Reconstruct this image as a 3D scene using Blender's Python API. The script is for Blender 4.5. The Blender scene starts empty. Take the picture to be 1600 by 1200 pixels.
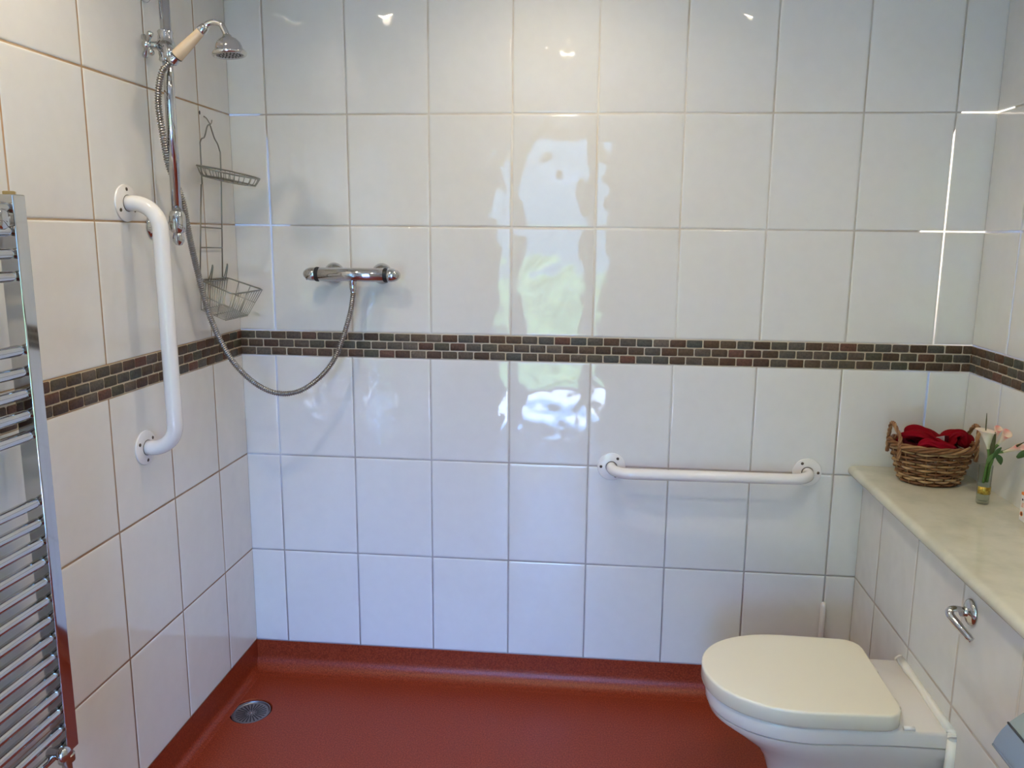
import bpy, bmesh, math, random
from mathutils import Vector, Matrix
PI = math.pi
random.seed(7)
SC = bpy.context.scene
COL = SC.collection

# ------------------------------------------------------------------ camera
cam_d = bpy.data.cameras.new('camera'); cam = bpy.data.objects.new('camera', cam_d); COL.objects.link(cam)
YAW, PIT, ROL = 0.0886, -0.1722, -0.0104
def rz(a): return Matrix.Rotation(a, 3, 'Z')
Rcam = Matrix.Rotation(YAW, 3, 'Z') @ Matrix.Rotation(PIT, 3, 'X') @ Matrix.Rotation(ROL, 3, 'Y')
r_, f_, u_ = Rcam.col[0].copy(), Rcam.col[1].copy(), Rcam.col[2].copy()
M = Matrix((r_, u_, -f_)).transposed().to_4x4()
M.translation = Vector((1.1266, -2.3683, 1.4694))
cam.matrix_world = M
cam_d.sensor_width = 36; cam_d.lens = 36 * 1214.3 / 1600
cam_d.shift_x = -22.68 / 1600; cam_d.shift_y = -21.77 / 1600
cam_d.clip_start = 0.02
SC.camera = cam
SC.view_settings.view_transform = 'Standard'; SC.view_settings.look = 'None'
SC.view_settings.gamma = 1; SC.view_settings.use_curve_mapping = False
SC.view_settings.exposure = 0.12

# ------------------------------------------------------------------ daylight
W = bpy.data.worlds.new('world'); SC.world = W; W.use_nodes = True
wn = W.node_tree.nodes['Background']; wn.inputs[1].default_value = 1.0
_t = W.node_tree; _tc = _t.nodes.new('ShaderNodeTexCoord'); _sx = _t.nodes.new('ShaderNodeSeparateXYZ'); _cr = _t.nodes.new('ShaderNodeValToRGB'); _ml = _t.nodes.new('ShaderNodeVectorMath')
_t.links.new(_tc.outputs['Generated'], _sx.inputs[0]); _t.links.new(_sx.outputs[2], _cr.inputs[0])      # height above the horizon = sine of elevation
_e = _cr.color_ramp.elements; _e[0].position = .10; _e[0].color = (.019, .045, .080, 1); _e[1].position = .30; _e[1].color = (.125, .285, .73, 1)
_ml.operation = 'SCALE'; _ml.inputs['Scale'].default_value = 60.0
_t.links.new(_cr.outputs[0], _ml.inputs[0]); _t.links.new(_ml.outputs[0], wn.inputs[0])
sd = bpy.data.lights.new('sun', 'SUN'); sd.energy = 42.0; sd.angle = 0.01; sd.color = (1, .9, .76)
so = bpy.data.objects.new('sun', sd); COL.objects.link(so)
so.rotation_euler = Vector((-.55, -.35, -1)).to_track_quat('-Z', 'Y').to_euler()
BEAM = 1.0
LAMP_W = 80.0          # brightness of the visible lenses; the beams are spot lamps inside the fittings

# ------------------------------------------------------------------ room numbers (metres)
RX, DY, CZ = 2.23, 3.4, 2.4         # right wall, room depth, ceiling
BX = 1.952                          # face of the boxing
TH = 0.3285
ZF = 0.1; ZD = .427; ZC = .7555; ZB = 1.084; ZT = 1.1625
ROWS = [(ZF, ZD), (ZD, ZC), (ZC, ZB)]
ROWS_UP = [(ZT, ZT + TH), (ZT + TH, ZT + 2 * TH), (ZT + 2 * TH, ZT + 3 * TH), (ZT + 3 * TH, CZ)]
# door opening in the front wall
DX0, DX1, DZ1 = 0.42, 1.16, 2.12

pl = bpy.data.lights.new('door_daylight', 'AREA'); pl.shape = 'RECTANGLE'; pl.size = DX1 - DX0; pl.size_y = DZ1
pl.cycles.is_portal = True
po = bpy.data.objects.new('door_daylight', pl); COL.objects.link(po)
po.location = ((DX0 + DX1) / 2, -DY - 0.16, DZ1 / 2); po.rotation_euler = (PI / 2, 0, 0)   # faces +y
po.rotation_euler = Vector((0, 1, 0)).to_track_quat('-Z', 'Z').to_euler()

# ------------------------------------------------------------------ materials
def mat(name, col=(.8, .8, .8), rough=.5, metal=0, **k):
    m = bpy.data.materials.new(name); m.use_nodes = True
    b = m.node_tree.nodes['Principled BSDF']
    b.inputs['Base Color'].default_value = (*col, 1); b.inputs['Roughness'].default_value = rough
    b.inputs['Metallic'].default_value = metal
    for a, v in k.items(): b.inputs[a.replace('_', ' ')].default_value = v
    return m
def nd(m, t, **k):
    n = m.node_tree.nodes.new(t)
    for a, v in k.items(): setattr(n, a, v)
    return n
def lk(m, a, b): m.node_tree.links.new(a, b)
def bsdf(m): return m.node_tree.nodes['Principled BSDF']
def coords(m, attr=None, amt=7.0):
    tc = nd(m, 'ShaderNodeTexCoord'); o = tc.outputs['Object']
    if attr:
        at = nd(m, 'ShaderNodeAttribute', attribute_name=attr)
        ml = nd(m, 'ShaderNodeMath', operation='MULTIPLY'); lk(m, at.outputs['Fac'], ml.inputs[0]); ml.inputs[1].default_value = amt
        ad = nd(m, 'ShaderNodeVectorMath', operation='ADD'); lk(m, o, ad.inputs[0]); lk(m, ml.outputs[0], ad.inputs[1]); o = ad.outputs[0]
    return o
def noise(m, vec, scale, detail=2, rough=.5):
    n = nd(m, 'ShaderNodeTexNoise'); n.inputs['Scale'].default_value = scale; n.inputs['Detail'].default_value = detail
    n.inputs['Roughness'].default_value = rough; lk(m, vec, n.inputs['Vector']); return n.outputs['Fac']
def ramp(m, fac, stops):
    r = nd(m, 'ShaderNodeValToRGB'); e = r.color_ramp.elements
    while len(e) < len(stops): e.new(.5)
    for q, (p, c) in zip(e, stops): q.position = p; q.color = (*c, 1)
    lk(m, fac, r.inputs[0]); return r.outputs[0]
def bump(m, h, dist, strength=1, normal=None):
    b = nd(m, 'ShaderNodeBump'); b.inputs['Distance'].default_value = dist; b.inputs['Strength'].default_value = strength
    lk(m, h, b.inputs['Height'])
    if normal: lk(m, normal, b.inputs['Normal'])
    return b.outputs[0]

M_TILE = mat('glazed_tile', (.76, .745, .71), .045, IOR=1.55)
v = coords(M_TILE, 'rnd', 9.0)
h1 = noise(M_TILE, v, 11, 1.2, .4)
lk(M_TILE, bump(M_TILE, h1, .0027), bsdf(M_TILE).inputs['Normal'])
lk(M_TILE, ramp(M_TILE, noise(M_TILE, v, 30, 3), [(.3, (.75, .735, .70)), (.7, (.77, .755, .72))]), bsdf(M_TILE).inputs['Base Color'])
def grout(name, c0, c1):
    m = mat(name, c0, .9); v = coords(m)
    lk(m, ramp(m, noise(m, v, 5, 4, .65), [(.35, c0), (.62, c1)]), bsdf(m).inputs['Base Color']); return m
M_GR_B = grout('grout_back', (.72, .70, .66), (.60, .54, .47))
M_GR_L = grout('grout_left', (.55, .43, .30), (.42, .25, .13))
M_SLATE = mat('slate_mosaic', rough=.6, Specular_IOR_Level=.3)
at = nd(M_SLATE, 'ShaderNodeAttribute', attribute_name='rnd'); v = coords(M_SLATE, 'rnd', 13)
base = ramp(M_SLATE, at.outputs['Fac'], [(0, (.080, .044, .028)), (.2, (.095, .066, .044)), (.38, (.060, .040, .028)), (.52, (.125, .058, .042)),
            (.66, (.066, .066, .048)), (.8, (.095, .074, .058)), (.92, (.066, .073, .068)), (1, (.125, .10, .080))])
mx = nd(M_SLATE, 'ShaderNodeMixRGB', blend_type='MULTIPLY'); mx.inputs[0].default_value = .8
lk(M_SLATE, base, mx.inputs[1]); lk(M_SLATE, ramp(M_SLATE, noise(M_SLATE, v, 160, 5, .7), [(.3, (.6, .6, .6)), (.72, (1.7, 1.6, 1.5))]), mx.inputs[2])
lk(M_SLATE, mx.outputs[0], bsdf(M_SLATE).inputs['Base Color'])
lk(M_SLATE, bump(M_SLATE, noise(M_SLATE, v, 120, 4, .6), .0012), bsdf(M_SLATE).inputs['Normal'])
M_GR_M = grout('mosaic_grout', (.62, .55, .44), (.56, .46, .32))
M_FLOOR = mat('safety_vinyl', (.2, .04, .02), .34, Specular_IOR_Level=.35)
v = coords(M_FLOOR)
fc = ramp(M_FLOOR, noise(M_FLOOR, v, 230, 3, .7), [(.3, (.15, .016, .004)), (.5, (.25, .034, .010)), (.7, (.38, .066, .024))])
lk(M_FLOOR, fc, bsdf(M_FLOOR).inputs['Base Color'])
lk(M_FLOOR, bump(M_FLOOR, noise(M_FLOOR, v, 420, 2), .0006, .7), bsdf(M_FLOOR).inputs['Normal'])
M_PLASTER = mat('white_paint', (.80, .78, .74), .8)
M_CHROME = mat('chrome', (.60, .60, .60), .07, 1)
M_CHROME_D = mat('worn_chrome', (.50, .49, .44), .22, 1)
v = coords(M_CHROME_D); lk(M_CHROME_D, ramp(M_CHROME_D, noise(M_CHROME_D, v, 25, 4), [(.35, (.42, .41, .35)), (.7, (.60, .59, .54))]), bsdf(M_CHROME_D).inputs['Base Color'])
M_WIRE = mat('chromed_wire', (.30, .30, .27), .3, 1)
M_HOSE = mat('metal_hose', (.30, .29, .28), .3, 1)
M_WHITE = mat('white_enamel', (.82, .79, .76), .18, Coat_Weight=.3)
M_CERAMIC = mat('white_ceramic', (.80, .76, .71), .08)
M_SEAT = mat('seat_plastic', (.86, .81, .66), .22)
M_SIL = mat('silicone', (.86, .84, .78), .4)
M_IVORY = mat('ivory', (.76, .58, .38), .25)
M_BLACK = mat('black_rubber', (.015, .015, .016), .4)
M_SCREW = mat('tarnished_screw', (.10, .075, .06), .45, .7)
M_BRASS = mat('brass', (.50, .38, .18), .3, 1)
M_GREY = mat('grey_drain_metal', (.28, .27, .28), .35, .8)
M_TOP = mat('worktop_stone', (.66, .64, .52), .09)
v = coords(M_TOP)
lk(M_TOP, ramp(M_TOP, noise(M_TOP, v, 9, 6, .6), [(.38, (.57, .56, .45)), (.58, (.66, .64, .52))]), bsdf(M_TOP).inputs['Base Color'])
lk(M_TOP, bump(M_TOP, noise(M_TOP, v, 14, 1), .0006), bsdf(M_TOP).inputs['Normal'])
M_WICK = mat('wicker', rough=.55)
at = nd(M_WICK, 'ShaderNodeAttribute', attribute_name='rnd'); v = coords(M_WICK, 'rnd', 5)
mm = nd(M_WICK, 'ShaderNodeMath', operation='MULTIPLY_ADD'); lk(M_WICK, noise(M_WICK, v, 45, 3), mm.inputs[0]); mm.inputs[1].default_value = .7; lk(M_WICK, at.outputs['Fac'], mm.inputs[2])
sb = nd(M_WICK, 'ShaderNodeMath', operation='MULTIPLY'); lk(M_WICK, mm.outputs[0], sb.inputs[0]); sb.inputs[1].default_value = .62
lk(M_WICK, ramp(M_WICK, sb.outputs[0], [(.15, (.07, .022, .008)), (.42, (.19, .075, .026)), (.68, (.33, .17, .07)), (.9, (.50, .33, .17))]), bsdf(M_WICK).inputs['Base Color'])
def cloth(name, c):
    m = mat(name, c, .95, Specular_IOR_Level=.1); v = coords(m)
    lk(m, bump(m, noise(m, v, 900, 2), .0006), bsdf(m).inputs['Normal']); return m
M_RED = cloth('red_cloth', (.22, .003, .010)); M_RED2 = cloth('maroon_cloth', (.06, .003, .008))
M_RED3 = cloth('crimson_cloth', (.25, .003, .014))
M_GLASS = mat('clear_glass', (1, 1, 1), .0, IOR=1.45, Transmission_Weight=1)
M_GOLD = mat('gold_label', (.42, .28, .03), .35, .6)
v = coords(M_GOLD); lk(M_GOLD, ramp(M_GOLD, noise(M_GOLD, v, 220, 2), [(.4, (.30, .19, .02)), (.6, (.55, .40, .07))]), bsdf(M_GOLD).inputs['Base Color'])
M_STEM = mat('stem_green', (.10, .19, .045), .5); M_LEAF = mat('leaf_green', (.04, .10, .02), .5)
M_LEAFD = mat('dark_olive', (.07, .075, .02), .5)
M_PETAL = mat('petal', rough=.5, Subsurface_Weight=.1)
at = nd(M_PETAL, 'ShaderNodeAttribute', attribute_name='rnd')
lk(M_PETAL, ramp(M_PETAL, at.outputs['Fac'], [(0, (.62, .62, .30)), (.35, (.85, .74, .55)), (.7, (.85, .55, .44)), (1, (.80, .20, .18))]), bsdf(M_PETAL).inputs['Base Color'])
M_PETALW = mat('pale_petal', rough=.5)
at = nd(M_PETALW, 'ShaderNodeAttribute', attribute_name='rnd')
lk(M_PETALW, ramp(M_PETALW, at.outputs['Fac'], [(0, (.60, .62, .34)), (.4, (.85, .80, .66)), (1, (.86, .64, .54))]), bsdf(M_PETALW).inputs['Base Color'])
M_CARD = mat('white_card', (.78, .74, .73), .5); M_ORANGE = mat('orange_print', (.80, .22, .05), .5); M_BLK = mat('black_print', (.01, .01, .012), .5)
M_BLUE = mat('blue_grey_plastic', (.24, .31, .42), .22); M_SEAM = mat('dark_seam', (.05, .06, .07), .5); M_BLUE2 = mat('smoky_plastic', (.30, .36, .37), .12)
M_PVC = mat('white_plastic', (.82, .81, .79), .3)
M_HEDGE = mat('hedge', (.12, .22, .06), .7)
v = coords(M_HEDGE); lk(M_HEDGE, ramp(M_HEDGE, noise(M_HEDGE, v, 9, 6, .7), [(.35, (.05, .11, .03)), (.65, (.30, .42, .14))]), bsdf(M_HEDGE).inputs['Base Color'])
M_PAVE = mat('pale_paving', (.62, .60, .56), .8)
def emis(name, c, s):
    m = bpy.data.materials.new(name); m.use_nodes = True; n = m.node_tree; n.nodes.clear()
    e = n.nodes.new('ShaderNodeEmission'); e.inputs[0].default_value = (*c, 1); e.inputs[1].default_value = s
    o = n.nodes.new('ShaderNodeOutputMaterial'); n.links.new(e.outputs[0], o.inputs[0]); return m
M_PANE = bpy.data.materials.new('door_pane'); M_PANE.use_nodes = True
t = M_PANE.node_tree; t.nodes.clear(); a = t.nodes.new('ShaderNodeBsdfTransparent'); g = t.nodes.new('ShaderNodeBsdfGlossy'); g.inputs['Roughness'].default_value = 0
lw = t.nodes.new('ShaderNodeLayerWeight'); lw.inputs[0].default_value = .5; fr = t.nodes.new('ShaderNodeMath'); fr.operation = 'POWER'; fr.inputs[1].default_value = 4.0; t.links.new(lw.outputs['Facing'], fr.inputs[0]); mxs = t.nodes.new('ShaderNodeMixShader'); o = t.nodes.new('ShaderNodeOutputMaterial')
t.links.new(fr.outputs[0], mxs.inputs[0]); t.links.new(a.outputs[0], mxs.inputs[1]); t.links.new(g.outputs[0], mxs.inputs[2]); t.links.new(mxs.outputs[0], o.inputs[0])

M_THIN = M_PANE.copy(); M_THIN.name = 'thin_clear_glass'
for _n in M_THIN.node_tree.nodes:
    if _n.type == 'BSDF_TRANSPARENT': _n.inputs[0].default_value = (.90, .93, .91, 1)

# ------------------------------------------------------------------ mesh helpers
class MB:
    def __init__(s): s.v = []; s.f = []; s.mi = []; s.r = []; s.cr = 0.0; s.cm = 0; s.vr = {}
    def add(s, vs, fs, mi=None, r=None):
        b = len(s.v); s.v += [tuple(q) for q in vs]
        for f in fs: s.f.append(tuple(b + i for i in f)); s.mi.append(s.cm if mi is None else mi); s.r.append(s.cr if r is None else r)
        return b
    def build(s, name, mats, parent=None, smooth=True, angle=None, bevel=None, xf=None, subsurf=0, vattr=None):
        me = bpy.data.meshes.new(name); vs = s.v
        if xf is not None: vs = [tuple(xf @ Vector(q)) for q in vs]
        me.from_pydata(vs, [], s.f)
        if not isinstance(mats, (list, tuple)): mats = [mats]
        for m in mats: me.materials.append(m)
        me.polygons.foreach_set('material_index', s.mi)
        if vattr is not None:
            a = me.attributes.new('rnd', 'FLOAT', 'POINT'); a.data.foreach_set('value', vattr)
        else:
            a = me.attributes.new('rnd', 'FLOAT', 'FACE'); a.data.foreach_set('value', s.r)
        bm = bmesh.new(); bm.from_mesh(me); bmesh.ops.recalc_face_normals(bm, faces=bm.faces); bm.to_mesh(me); bm.free()
        me.polygons.foreach_set('use_smooth', [smooth] * len(me.polygons))
        if smooth and angle: me.set_sharp_from_angle(angle=math.radians(angle))
        o = bpy.data.objects.new(name, me); COL.objects.link(o)
        if parent: o.parent = parent; o.matrix_parent_inverse = Matrix.Translation(-Vector(parent.location)) if parent.type == 'EMPTY' else parent_inv(parent)
        if bevel:
            b = o.modifiers.new('bevel', 'BEVEL'); b.width = bevel; b.segments = 3; b.limit_method = 'ANGLE'; b.angle_limit = math.radians(40)
            me.polygons.foreach_set('use_smooth', [True] * len(me.polygons))
            w = o.modifiers.new('wn', 'WEIGHTED_NORMAL'); w.keep_sharp = False
        if subsurf:
            b = o.modifiers.new('sub', 'SUBSURF'); b.levels = subsurf; b.render_levels = subsurf
        return o
    def box(s, a, b, **k):
        (x0, y0, z0), (x1, y1, z1) = a, b
        s.add([(x0, y0, z0), (x1, y0, z0), (x1, y1, z0), (x0, y1, z0), (x0, y0, z1), (x1, y0, z1), (x1, y1, z1), (x0, y1, z1)],
              [(0, 3, 2, 1), (4, 5, 6, 7), (0, 1, 5, 4), (1, 2, 6, 5), (2, 3, 7, 6), (3, 0, 4, 7)], **k)
    def tube(s, pts, rad, n=12, closed=False, caps=True, up=None, flat=None, **k):
        pts = [Vector(p) for p in pts]; N = len(pts)
        if not hasattr(rad, '__len__'): rad = [rad] * N
        T = []
        for i in range(N):
            a = pts[(i - 1) % N] if (closed or i) else pts[0]; b = pts[(i + 1) % N] if (closed or i < N - 1) else pts[-1]
            T.append((b - a).normalized())
        ref = Vector(up) if up else (Vector((0, 0, 1)) if abs(T[0].z) < .9 else Vector((1, 0, 0)))
        nrm = (ref - T[0] * ref.dot(T[0])).normalized(); vs = []
        for i in range(N):
            if i:
                nrm = nrm - T[i] * nrm.dot(T[i])
                if up: nrm = Vector(up) - T[i] * Vector(up).dot(T[i])
                nrm.normalize()
            bn = T[i].cross(nrm)
            for j in range(n):
                a = 2 * PI * j / n; fx, fy = (1, 1) if not flat else flat
                vs.append(pts[i] + nrm * math.cos(a) * rad[i] * fx + bn * math.sin(a) * rad[i] * fy)
        fs = []
        for i in range(N if closed else N - 1):
            for j in range(n):
                a = i * n + j; b = i * n + (j + 1) % n; c = ((i + 1) % N) * n + (j + 1) % n; d = ((i + 1) % N) * n + j
                fs.append((a, b, c, d))
        if caps and not closed: fs += [tuple(range(n))[::-1], tuple((N - 1) * n + j for j in range(n))]
        return s.add(vs, fs, **k)
    def lathe(s, prof, origin=(0, 0, 0), axis=(0, 0, 1), n=32, sx=1, sy=1, caps=True, **k):
        ax = Vector(axis).normalized(); o = Vector(origin)
        e1 = (Vector((0, 0, 1)) if abs(ax.z) < .9 else Vector((1, 0, 0))); e1 = (e1 - ax * e1.dot(ax)).normalized(); e2 = ax.cross(e1)
        vs = []; fs = []
        for (r, h) in prof:
            for j in range(n):
                a = 2 * PI * j / n; vs.append(o + ax * h + e1 * math.cos(a) * r * sx + e2 * math.sin(a) * r * sy)
        for i in range(len(prof) - 1):
            for j in range(n): fs.append((i * n + j, i * n + (j + 1) % n, (i + 1) * n + (j + 1) % n, (i + 1) * n + j))
        if caps and prof[0][0] > 1e-6: fs.append(tuple(range(n))[::-1])
        if caps and prof[-1][0] > 1e-6: fs.append(tuple((len(prof) - 1) * n + j for j in range(n)))
        return s.add(vs, fs, **k)
    def sphere(s, c, r, sc=(1, 1, 1), n=16, **k):
        vs = []; fs = []; m = n // 2
        for i in range(m + 1):
            t_ = PI * i / m
            for j in range(n):
                a = 2 * PI * j / n
                vs.append((c[0] + r * sc[0] * math.sin(t_) * math.cos(a), c[1] + r * sc[1] * math.sin(t_) * math.sin(a), c[2] + r * sc[2] * math.cos(t_)))
        for i in range(m):
            for j in range(n): fs.append((i * n + j, (i + 1) * n + j, (i + 1) * n + (j + 1) % n, i * n + (j + 1) % n))
        return s.add(vs, fs, **k)
def parent_inv(p):
    m = Matrix.Identity(4); q = p
    bpy.context.view_layer.update()
    return p.matrix_world.inverted()
def spline(pts, per=8, closed=False):
    P = [Vector(p) for p in pts]; N = len(P); out = []
    rng = N if closed else N - 1
    for i in range(rng):
        p0 = P[(i - 1) % N] if (closed or i) else P[0] * 2 - P[1]
        p1 = P[i]; p2 = P[(i + 1) % N]; p3 = P[(i + 2) % N] if (closed or i + 2 < N) else P[-1] * 2 - P[-2]
        for k in range(per):
            t_ = k / per
            out.append(.5 * ((2 * p1) + (p2 - p0) * t_ + (2 * p0 - 5 * p1 + 4 * p2 - p3) * t_ ** 2 + (3 * p1 - p0 - 3 * p2 + p3) * t_ ** 3))
    if not closed: out.append(P[-1])
    return out
def fillet(pts, r, seg=8):
    P = [Vector(p) for p in pts]; out = [P[0]]
    for i in range(1, len(P) - 1):
        a = (P[i - 1] - P[i]); b = (P[i + 1] - P[i]); rr = min(r, a.length * .49 if i > 1 else a.length * .95, b.length * .49 if i < len(P) - 2 else b.length * .95)
        p0 = P[i] + a.normalized() * rr; p2 = P[i] + b.normalized() * rr
        # circular arc
        an = a.normalized(); bn = b.normalized(); half = an.angle(bn) / 2
        R = rr * math.tan(half); cdir = (an + bn).normalized(); c = P[i] + cdir * (rr / math.cos(half))
        v0 = (p0 - c); v2 = (p2 - c); ang = v0.angle(v2)
        for k in range(seg + 1):
            t_ = k / seg; out.append(c + (v0 * math.sin((1 - t_) * ang) + v2 * math.sin(t_ * ang)) / math.sin(ang))
    out.append(P[-1]); return out
def thing(name, label, cat, loc=(0, 0, 0), group=None):
    o = bpy.data.objects.new(name, None); COL.objects.link(o); o.location = loc; o.empty_display_size = .05
    o['label'] = label; o['category'] = cat
    if group: o['group'] = group
    bpy.context.view_layer.update()
    return o
def tag(o, label, cat, group=None):
    o['label'] = label; o['category'] = cat
    if group: o['group'] = group
    return o
def struct(o, label=None):
    o['kind'] = 'structure'
    if label: o['label'] = label
    return o

# ------------------------------------------------------------------ tiled walls
def tile_on(mb, u0, u1, z0, z1, mp, nosub=False):
    g = .0010                                     # half the joint
    u0 += g; u1 -= g; z0 += g; z1 -= g
    if u1 - u0 < .006 or z1 - z0 < .006: return
    def lines(a, b):
        e = [0, .0008, .0022, .0045, .008]; L = b - a
        if L < .03: return [a, a + .001, b - .001, b]
        return [a + q for q in e] + [a + L * .25, a + L * .5, a + L * .75] + [b - q for q in e[::-1]]
    U = lines(u0, u1); Z = lines(z0, z1)
    tu = random.uniform(-1, 1) * .0012; tz = random.uniform(-1, 1) * .0012; uc = (u0 + u1) / 2; zc = (z0 + z1) / 2
    def dep(d):
        if d <= 0: return -.0035
        if d < .0009: return -.0017
        if d < .0025: return -.0006
        if d < .005: return -.00015
        return 0
    vs = []
    for z in Z:
        for u in U:
            d = min(u - u0, u1 - u, z - z0, z1 - z)
            vs.append(mp(u, z, .0035 + dep(d + 1e-7 if d > 1e-6 else 0) + (u - uc) * tu + (z - zc) * tz))
    n = len(U); fs = [(j * n + i, j * n + i + 1, (j + 1) * n + i + 1, (j + 1) * n + i) for j in range(len(Z) - 1) for i in range(n - 1)]
    mb.add(vs, fs, mi=1, r=random.random())
def cols(off, W_, a, b):
    L = [a]; x = off
    while x < b - .004:
        if x > a + .004: L.append(x)
        x += W_
    L.append(b); return L
def tiled_wall(name, mp, L, slab, off_lo, off_hi, gm, zlo=ZF):
    mb = MB(); mb.cm = 0
    mb.box(*slab)
    for (z0, z1) in ROWS:
        if z1 <= zlo: continue
        C_ = cols(off_lo, .25, 0, L)
        for a, b in zip(C_, C_[1:]): tile_on(mb, a, b, max(z0, zlo), z1, mp)
    for (z0, z1) in ROWS_UP:
        C_ = cols(off_hi, .25, 0, L)
        for a, b in zip(C_, C_[1:]): tile_on(mb, a, b, z0, z1, mp)
    me = mb.build(name, [gm, M_TILE]); return struct(me)
def mosaic(name, mp, L, off=0.0, flip=False):
    mb = MB(); bw = .0500; rows = 3; rh = (ZT - ZB) / rows
    # grout bed
    q = [mp(0, ZB, .0028), mp(L, ZB, .0028), mp(L, ZT, .0028), mp(0, ZT, .0028), mp(0, ZB, 0), mp(L, ZB, 0), mp(L, ZT, 0), mp(0, ZT, 0)]
    mb.add(q, [(0, 1, 2, 3), (0, 1, 5, 4), (3, 2, 6, 7), (1, 2, 6, 5), (0, 3, 7, 4)], mi=0, r=0)
    for r in range(rows):
        u = -off + (bw / 2 if r == 1 else 0) - bw
        while u < L:
            a = max(u + .0017, .001); b = min(u + bw - .0017, L - .001); u += bw
            if b - a < .003: continue
            z0 = ZB + r * rh + .0019 + random.uniform(-.0004, .0004); z1 = ZB + (r + 1) * rh - .0019 + random.uniform(-.0004, .0004)
            a += random.uniform(-.0004, .0006); b += random.uniform(-.0006, .0004)
            c = min(.0035, (b - a) / 3); dd = [random.uniform(.4, 1.2) * c for _ in range(4)]
            out = [(a + dd[0], z0), (b - dd[1], z0), (b - dd[1] * .3, z0 + dd[1] * .3), (b, z0 + dd[1]), (b, z1 - dd[2]), (b - dd[2] * .3, z1 - dd[2] * .3), (b - dd[2], z1), (a + dd[3], z1), (a + dd[3] * .3, z1 - dd[3] * .3), (a, z1 - dd[3]), (a, z0 + dd[0]), (a + dd[0] * .3, z0 + dd[0] * .3)]
            uc = (a + b) / 2; zc = (z0 + z1) / 2; n = len(out); vs = []
            for k, (sc, dp) in enumerate([(1, .0026), (1, .0040), (.93, .0048)]):
                for (x, z) in out: vs.append(mp(uc + (x - uc) * (1 - (1 - sc) * .5), zc + (z - zc) * sc, dp))
            fs = [(i, (i + 1) % n, n + (i + 1) % n, n + i) for i in range(n)] + [(n + i, n + (i + 1) % n, 2 * n + (i + 1) % n, 2 * n + i) for i in range(n)] + [tuple(range(2 * n, 3 * n))]
            mb.add(vs, fs, mi=1, r=random.random())
    return struct(mb.build(name, [M_GR_M, M_SLATE], angle=50))

mp_b = lambda u, z, d: (u, -d, z)
mp_l = lambda u, z, d: (d, -u, z)
mp_r = lambda u, z, d: (RX - d, -u, z)
mp_x = lambda u, z, d: (BX + .0035 - d, -u, z)
tiled_wall('wall_back', mp_b, RX, ((-.15, -.0021, -.1), (RX + .15, .15, CZ + .1)), .1136, .1172, M_GR_B)
tiled_wall('wall_left', mp_l, DY, ((-.15, -DY, -.1), (.0022, 0, CZ + .1)), .1933, .1904, M_GR_L)
tiled_wall('wall_right', mp_r, DY, ((RX - .0021, -DY, -.1), (RX + .15, 0, CZ + .1)), .19, .196, M_GR_B)
mosaic('trim_1', mp_b, RX, off=-.0012); mosaic('trim_2', mp_l, DY, off=.018); mosaic('trim_3', mp_r, DY, off=.012)
# tiled boxing under the worktop
ZW0, ZW1 = .757, .787
mb = MB(); mb.box((BX + .0007, -3.0, 0), (RX - .004, -.0004, ZW0 - .001))
for (z0, z1) in [(0.02, ZF), (ZF, ZD), (ZD, ZC)]:
    C_ = cols(.1774, .25, .004, 3.0)
    for a, b in zip(C_, C_[1:]): tile_on(mb, a, b, z0, z1, mp_x)
struct(mb.build('wall_boxing', [M_GR_B, M_TILE]))
# front wall with the glazed door, ceiling
mb = MB(); y0, y1 = -DY - .15, -DY
for a, b in [((-.15, y0, -.1), (DX0, y1, CZ + .1)), ((DX1, y0, -.1), (RX + .15, y1, CZ + .1)), ((DX0, y0, DZ1), (DX1, y1, CZ + .1)), ((DX0, y0, -.1), (DX1, y1, 0))]: mb.box(a, b)
struct(mb.build('wall_front', M_PLASTER, smooth=False))
mb = MB(); mb.box((-.15, -DY - .15, CZ), (RX + .15, .15, CZ + .12)); struct(mb.build('ceiling', M_PLASTER, smooth=False))
d = bpy.data.objects.new('door_1', None); COL.objects.link(d); d.location = (DX0, -DY - .05, 0); d['kind'] = 'structure'; bpy.context.view_layer.update()
mb = MB(); e = .06
mb.box((DX0, -DY - .09, 0.0), (DX0 + e, -DY - .03, DZ1)); mb.box((DX1 - e, -DY - .09, 0), (DX1, -DY - .03, DZ1))
mb.box((DX0 + e, -DY - .09, DZ1 - e), (DX1 - e, -DY - .03, DZ1)); mb.box((DX0 + e, -DY - .09, 0), (DX1 - e, -DY - .03, .05)); mb.box((DX0 + e, -DY - .09, .27), (DX1 - e, -DY - .03, .36))
mb.build('frame', M_PVC, d, bevel=.004)
for z0, z1 in [(.05, .27), (.36, DZ1 - e)]:
    mb = MB(); mb.add([(DX0 + e, -DY - .06, z0), (DX1 - e, -DY - .06, z0), (DX1 - e, -DY - .06, z1), (DX0 + e, -DY - .06, z1)], [(0, 1, 2, 3)]); mb.build('pane', M_PANE, d, smooth=False)
mb = MB(); mb.box((-6, -9, -.2), (8, -DY - .16, -.1)); struct(mb.build('floor_terrace', M_PAVE, smooth=False))
mb = MB()
nx, nz = 60, 12
vs = []
for j in range(nz + 1):
    for i in range(nx + 1):
        x = -6 + 14 * i / nx; z = -.1 + 1.2 * j / nz
        vs.append((x, -5.6 - .25 * math.sin(PI * j / nz * .5) + random.uniform(-.06, .06), z + (random.uniform(-.08, .08) if j == nz else 0)))
for i in range(nx + 1): vs.append((-6 + 14 * i / nx, -6.1, 1.1))
mb.add(vs, [(j * (nx + 1) + i, j * (nx + 1) + i + 1, (j + 1) * (nx + 1) + i + 1, (j + 1) * (nx + 1) + i) for j in range(nz + 1) for i in range(nx)])
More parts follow.
